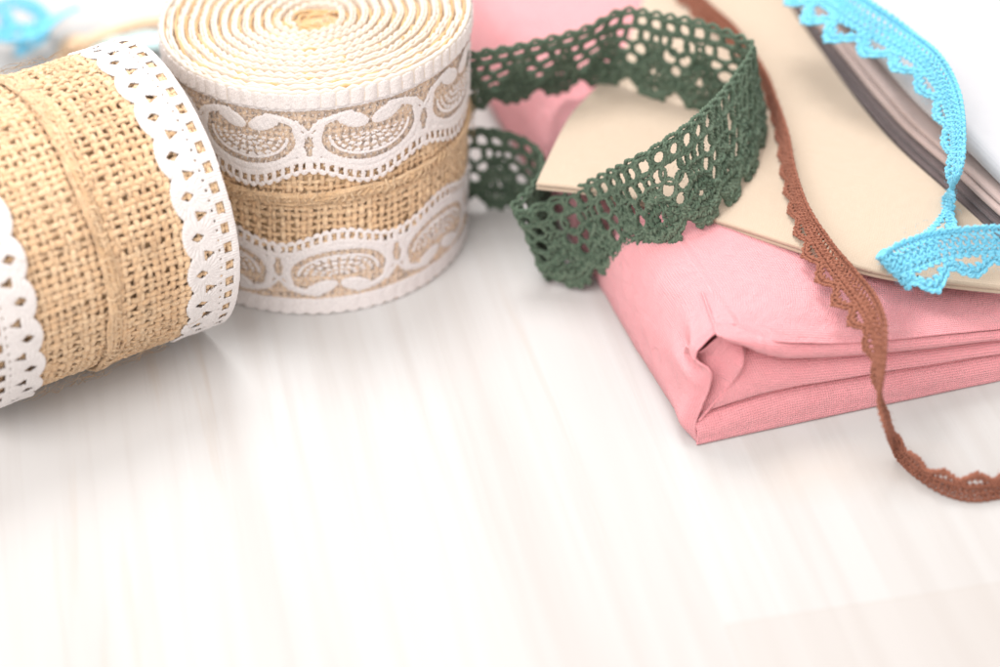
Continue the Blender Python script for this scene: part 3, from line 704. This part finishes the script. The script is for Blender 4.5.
# outer sheet: left wall, shoulder and top
Bs = [0, .35, 1.1, 2.6, 5.2, 9.0, 13.5, 19, 25]
front = [L(.04, 0, .02), onb(695.5, 426, .04), onb(701, 408, 0), onb(710, 386, 0), onb(708, 372, .02), onb(694, 359, .35), onb(716, 333, .35), onb(737, 335, .3), onb(766, 341, .12), onb(802, 343, 0), onb(862, 342, 0), onb(1000, 329, 0), L(8.3, 0, 1.5)]
row1 = [L(-.02, .35, .02), L(-.30, .35, .5), L(-.20, .35, 1.05), L(-.02, .3, 1.62), L(.02, .32, 2.02), L(-.02, .62, 2.26), L(.50, .65, 2.84), L(1.0, .60, 2.82), L(1.6, .5, 2.68), L(2.45, .35, 2.52), L(4.2, .35, 2.12), L(7.6, .35, 1.70), L(8.3, .35, 1.66)]
row2 = [L(-.03, 1.1, .02), L(-.22, 1.1, .5), L(-.18, 1.1, 1.1), L(-.14, 1.1, 1.66), L(.05, 1.1, 2.02), L(.22, 1.15, 2.38), L(.58, 1.2, 2.74), L(1.05, 1.2, 2.84), L(1.7, 1.1, 2.80), L(2.5, 1.1, 2.72), L(4.3, 1.1, 2.34), L(7.6, 1.1, 1.92), L(8.15, 1.1, 1.88)]
rows = [front, row1, row2]
for b in Bs[3:]:
    k = min((b-2.6)/6, 1)
    e = edgeA(b)-.1
    rows.append([L(-.02, b, .02), L(-.14, b, .5), L(-.10, b, 1.1), L(0, b, 1.6), L(.15, b, 2.02), L(.36, b, 2.36), L(.66, b, 2.60), L(1.1, b, 2.72), L(1.75, b, 2.77), L(2.5, b, 2.74), L(4.3, b, 2.52+.15*k), L(6.6, b, 2.25+.35*k), L(e, b, 2.1+.4*k)])
G = crom(np.array(rows), np.concatenate([np.linspace(0, 3, 70)[:-1], np.linspace(3, len(rows)-1, 110)]))
G = np.swapaxes(crom(np.swapaxes(G, 0, 1), 240), 0, 1)
def wrinkle(G, amt, edge0=None):
    N = normals(G); return G+N*(amt*(.6*sn(G, .9, 1)+.35*sn(G, 2.3, 3)+.15*sn(G, 6, 5)))[..., None]
# press crease along the top near the left shoulder
N = normals(G)
if N[100, 150, 2] < 0: N = -N
aa = (G-O)@BX; bb = (G-O)@BY
G = G+N*((.030*np.exp(-((aa-.95-.02*bb)/.07)**2)-.022*np.exp(-((aa-1.10-.02*bb)/.05)**2))*(bb > .5)*(G[..., 2] > 2.2))[..., None]
zc = G[..., 2]; gr = np.exp(-((zc-1.93-.10*bb)/.13)**2)*np.clip(1.7-bb, 0, 1)*(aa < .35); rd = np.exp(-((zc-1.62-.05*bb)/.16)**2)*np.clip(1.5-bb, 0, 1)*(aa < .35)
G = G+N*((-.10*gr+.05*rd)*np.clip(bb*3+.2, 0, 1))[..., None]
sh = np.exp(-((zc-2.35-.05*bb)/.10)**2)*np.clip(2.4-bb, 0, 1)*(aa < .6)*.04
G = wrinkle(G+N*sh[..., None], .05)
solid('outer_sheet', G, .035, M_pink, pink, O)
def fold_layer(name, cols, n=60, m=200, amt=.02):
    G = np.array(cols)                       # (station, profile, 3)
    G = crom(G, m); G = np.swapaxes(crom(np.swapaxes(G, 0, 1), n), 0, 1)
    return solid(name, wrinkle(G, amt), .035, M_pink, pink, O)
def sta(px, pys, bs):                         # points down the front of the bundle at one column of the photo
    return [onb(px, py, b) for py, b in zip(pys, bs)]
def sk(a, b): return .32*b*math.exp(-max(a, 0)*1.2)
# top sheet turned over at the front
cols = []
for px, y0, y1 in ((717, 333.2, 334.4), (722, 334, 337), (730, 335, 341), (745, 337, 346), (760, 340.5, 353), (780, 343, 358), (802, 343.5, 359), (840, 343, 357), (900, 339, 352), (1000, 330, 340), (1040, 326, 336)):
    p0 = onb(px, y0, .04); h = onb(px, y0, 0)[2]-onb(px, y1, 0)[2]
    q = p0-O; a, b, z = q@BX, q@BY, q[2]
    cols.append([L(a+sk(a,.5), .5, z-.05), L(a, .12, z-.01), L(a, -.03, z-h*.35), L(a, -.02, z-h*.75), L(a, .14, z-h), L(a+sk(a,.7), .7, z-h-.08), L(a+sk(a,2), 2.0, z-h-.25)])
fold_layer('top_fold', cols)
cols = []
for px, y0, y1, bf in ((690, 408, 420, .35), (700, 400, 419, .25), (715, 380, 413, .14), (735, 362, 405, .08), (765, 357, 395, .04), (802, 357, 386, 0), (860, 353, 376, 0), (930, 346, 364, 0), (1000, 338, 353, 0), (1045, 334, 348, 0)):
    z0, z1 = onb(px, y0, .1)[2], onb(px, y1, 0)[2]; a = (onb(px, y1, 0)-O)@BX; h = z0-z1
    cols.append([L(a+sk(a, 2.2), 2.2, z0-.02), L(a+sk(a, .8), .8+bf, z0-.02), L(a+sk(a, .3), .38+bf, z0-h*.08), L(a, .08+bf, z0-h*.45), L(a, -.03+bf, z0-h*.8), L(a, .05+bf, z1), L(a+sk(a, .6), .6+bf, z1-.02), L(a+sk(a, 2.2), 2.2, z1-.02)])
fold_layer('middle_fold', cols)
cols = []
for px, y0, y1 in ((696.5, 423, 442), (699, 422, 444.3), (702, 420, 443.5), (720, 413, 439), (748, 402, 431), (784, 391, 422), (802, 387.5, 418), (860, 378, 405.5), (930, 366, 393), (1000, 355, 379), (1045, 350, 371)):
    z0 = onb(px, y0, 0)[2]; a = (onb(px, y1, 0)-O)@BX; e = max(0, .10-.0*a)
    cols.append([L(a+sk(a, 2), 2.0, z0), L(a+sk(a, .6), .6, z0-.0), L(a, .16, z0-z0*.06), L(a, -.02, z0*.62), L(a, -.05, z0*.3), L(a, .0, .03), L(a+sk(a, .5), .5, .02), L(a+sk(a, 2), 2.0, .02)])
fold_layer('bottom_fold', cols)
# tucked ply inside the mouth of the corner
tuck = [[onb(686, 345, .9), onb(700, 351, .50), onb(722, 335, .45), onb(741, 339, .45)],
        [onb(684, 360, 1.2), onb(703, 355, .62), onb(722, 357, .40), onb(743, 362, .10)],
        [onb(688, 378, 1.1), onb(706, 372, .52), onb(720, 375, .30), onb(735, 379, .10)],
        [onb(684, 400, 1.0), onb(700, 398, .46), onb(709, 398, .28), onb(719, 397, .10)],
        [onb(680, 418, .9), onb(690, 418, .40), onb(694, 420, .22), onb(699, 421, .06)]]
G = crom(np.array(tuck), 70); G = np.swapaxes(crom(np.swapaxes(G, 0, 1), 50), 0, 1)
solid('tucked_corner', wrinkle(G, .02), .035, M_pink, pink, O)
# back of the same ply, turning inside
back = [[onb(741, 339, .45), onb(752, 345, .95), onb(768, 352, 1.4)],
        [onb(743, 362, .10), onb(746, 366, .5), onb(760, 372, 1.2)],
        [onb(735, 379, .10), onb(738, 383, .5), onb(752, 390, 1.2)],
        [onb(719, 397, .10), onb(722, 401, .5), onb(735, 406, 1.2)],
        [onb(699, 421, .06), onb(703, 423, .5), onb(715, 425, 1.2)]]
G = crom(np.array(back), 60); G = np.swapaxes(crom(np.swapaxes(G, 0, 1), 40), 0, 1)
solid('inner_fold', G, .03, M_pink, pink, O)

# cream cloth lying on the pink one
def rowpx(pts): return [un(*p) for p in pts]
cream_c = [
    rowpx([(536, 183, 2.95), (600, 191, 2.98), (700, 214, 2.98), (790, 243, 2.95), (872, 270, 2.85), (950, 283, 2.65), (1030, 291, 2.45)]),
    rowpx([(545, 163, 2.97), (605, 172, 3.0), (700, 192, 3.0), (790, 216, 3.0), (870, 240, 2.95), (950, 256, 2.85), (1020, 264, 2.7)]),
    rowpx([(569, 116, 3.0), (620, 130, 3.02), (700, 150, 3.02), (780, 165, 3.0), (850, 185, 3.0), (915, 200, 2.98), (985, 225, 2.95)]),
    rowpx([(597, 84, 3.0), (640, 90, 3.0), (700, 100, 3.0), (760, 110, 3.0), (810, 118, 3.0), (845, 122, 3.0), (884, 132, 2.98)]),
    rowpx([(628, 40, 3.0), (660, 40, 3.0), (700, 42, 3.0), (740, 44, 3.0), (770, 44, 3.0), (795, 44, 3.0), (818, 44, 3.0)]),
    rowpx([(652, -30, 3.0), (680, -30, 3.0), (700, -30, 3.0), (720, -30, 3.0), (735, -30, 3.0), (750, -30, 3.0), (768, -30, 3.0)])]
cr_o = un(760, 150); cream = empty('folded_cloth', cr_o)
tag(cream, 'smooth cream cotton cloth folded flat on top of the pink cloth', 'cloth')
slab('upper_ply', cream_c, .12, M_cream, cream, 200, 200, .035, 2, origin=tuple(cr_o))
low_c = np.array(cream_c); low_c[:, :, 2] -= .13; low_c[0, :, 1] += .03
slab('lower_ply', low_c, .12, M_cream, cream, 120, 120, .035, 2, origin=tuple(cr_o))

# stack at the right: taupe, brown grey and pale cloths
def ledge(off, z, bs=(24, 18, 13.7, 10, 6.7, 4, 1.6, .9), width=9):
    return [[L(edgeA(b)+off+k, b, z(b) if callable(z) else z) for k in (0, .6, 2, 4, width)] for b in bs]
stack = empty('folded_cloth', L(10, 8, 0)); ocs = L(10, 8, 0)
tag(stack, 'dark taupe cloth in many thin folds under the brown grey cloth at right', 'cloth')
zz_ = 0.0
for k, (th, off) in enumerate(((.6, .25), (.6, .35), (.5, .2), (.20, .12), (.15, .30), (.13, .05), (.20, .26), (.13, .10), (.12, .24), (.16, .0), (.14, .16), (.13, .06))):
    zz_ += th; slab('fold_layer', ledge(off+.1, zz_), th*.97, M_taupe, stack, 90, 40, .035, 3+k*2, origin=ocs)
om = L(10.5, 8, zz_); mv = empty('folded_cloth', om); tag(mv, 'brown grey cloth folded over between taupe and pale cloths', 'cloth')
slab('fold_layer', ledge(.34, zz_+.16), .15, M_mauve, mv, 120, 50, .035, 5, origin=tuple(om))
slab('fold_layer', ledge(.16, zz_+.32), .15, M_mauve, mv, 120, 50, .035, 8, origin=tuple(om))
slab('fold_layer', ledge(.30, zz_+.46), .13, M_mauve, mv, 120, 50, .035, 2, origin=tuple(om))
o = slab('folded_cloth', ledge(.48, lambda b: zz_+1.08+.02*b), .60, M_pale, None, 90, 60, .04, 6, origin=L(11, 8, zz_)); tag(o, 'pale bluish white cloth on top of the stack in the right corner', 'cloth')

# ------------------------------------------------------------------ light
w = bpy.data.worlds.new('World'); sc.world = w; w.use_nodes = True
bg = w.node_tree.nodes['Background']; bg.inputs[0].default_value = (1.0, .94, .905, 1); bg.inputs[1].default_value = 1.1
def area(name, loc, aim, size, power, col):
    l = bpy.data.lights.new(name, 'AREA'); l.shape = 'DISK'; l.size = size*S; l.energy = power; l.color = col
    o = bpy.data.objects.new(name, l); COL.objects.link(o); o.location = tuple(v*S for v in loc)
    d = Vector(aim)*S-Vector(loc)*S; o.rotation_euler = d.to_track_quat('-Z', 'Y').to_euler()
area('window_light', (-8, 44, 98), (0, 3, 0), 46, 8.5, (1.0, .99, .985))
area('fill_light', (-36, -52, 78), (0, 3, 0), 70, 6.5, (1.0, .98, .97))  # added fill lamp at front left, brightens the front faces and pink left wall

# ------------------------------------------------------------------ camera
cd = bpy.data.cameras.new('camera'); cam = bpy.data.objects.new('camera', cd); COL.objects.link(cam)
cd.sensor_width = 36; cd.lens = FPX/1000*36; cd.clip_start = .01; cd.clip_end = 50
z_ = -FWD
cam.matrix_world = Matrix(((RIGHT[0], UP[0], z_[0], CAM[0]*S), (RIGHT[1], UP[1], z_[1], CAM[1]*S), (RIGHT[2], UP[2], z_[2], CAM[2]*S), (0, 0, 0, 1)))
cd.dof.use_dof = True; cd.dof.focus_distance = 55.4*S; cd.dof.aperture_fstop = 8.64/1.5; cd.dof.aperture_blades = 0
sc.camera = cam
sc.view_settings.view_transform = 'Standard'; sc.view_settings.look = 'None'; sc.view_settings.exposure = .2; sc.view_settings.gamma = 1
sc.cycles.use_denoising = True
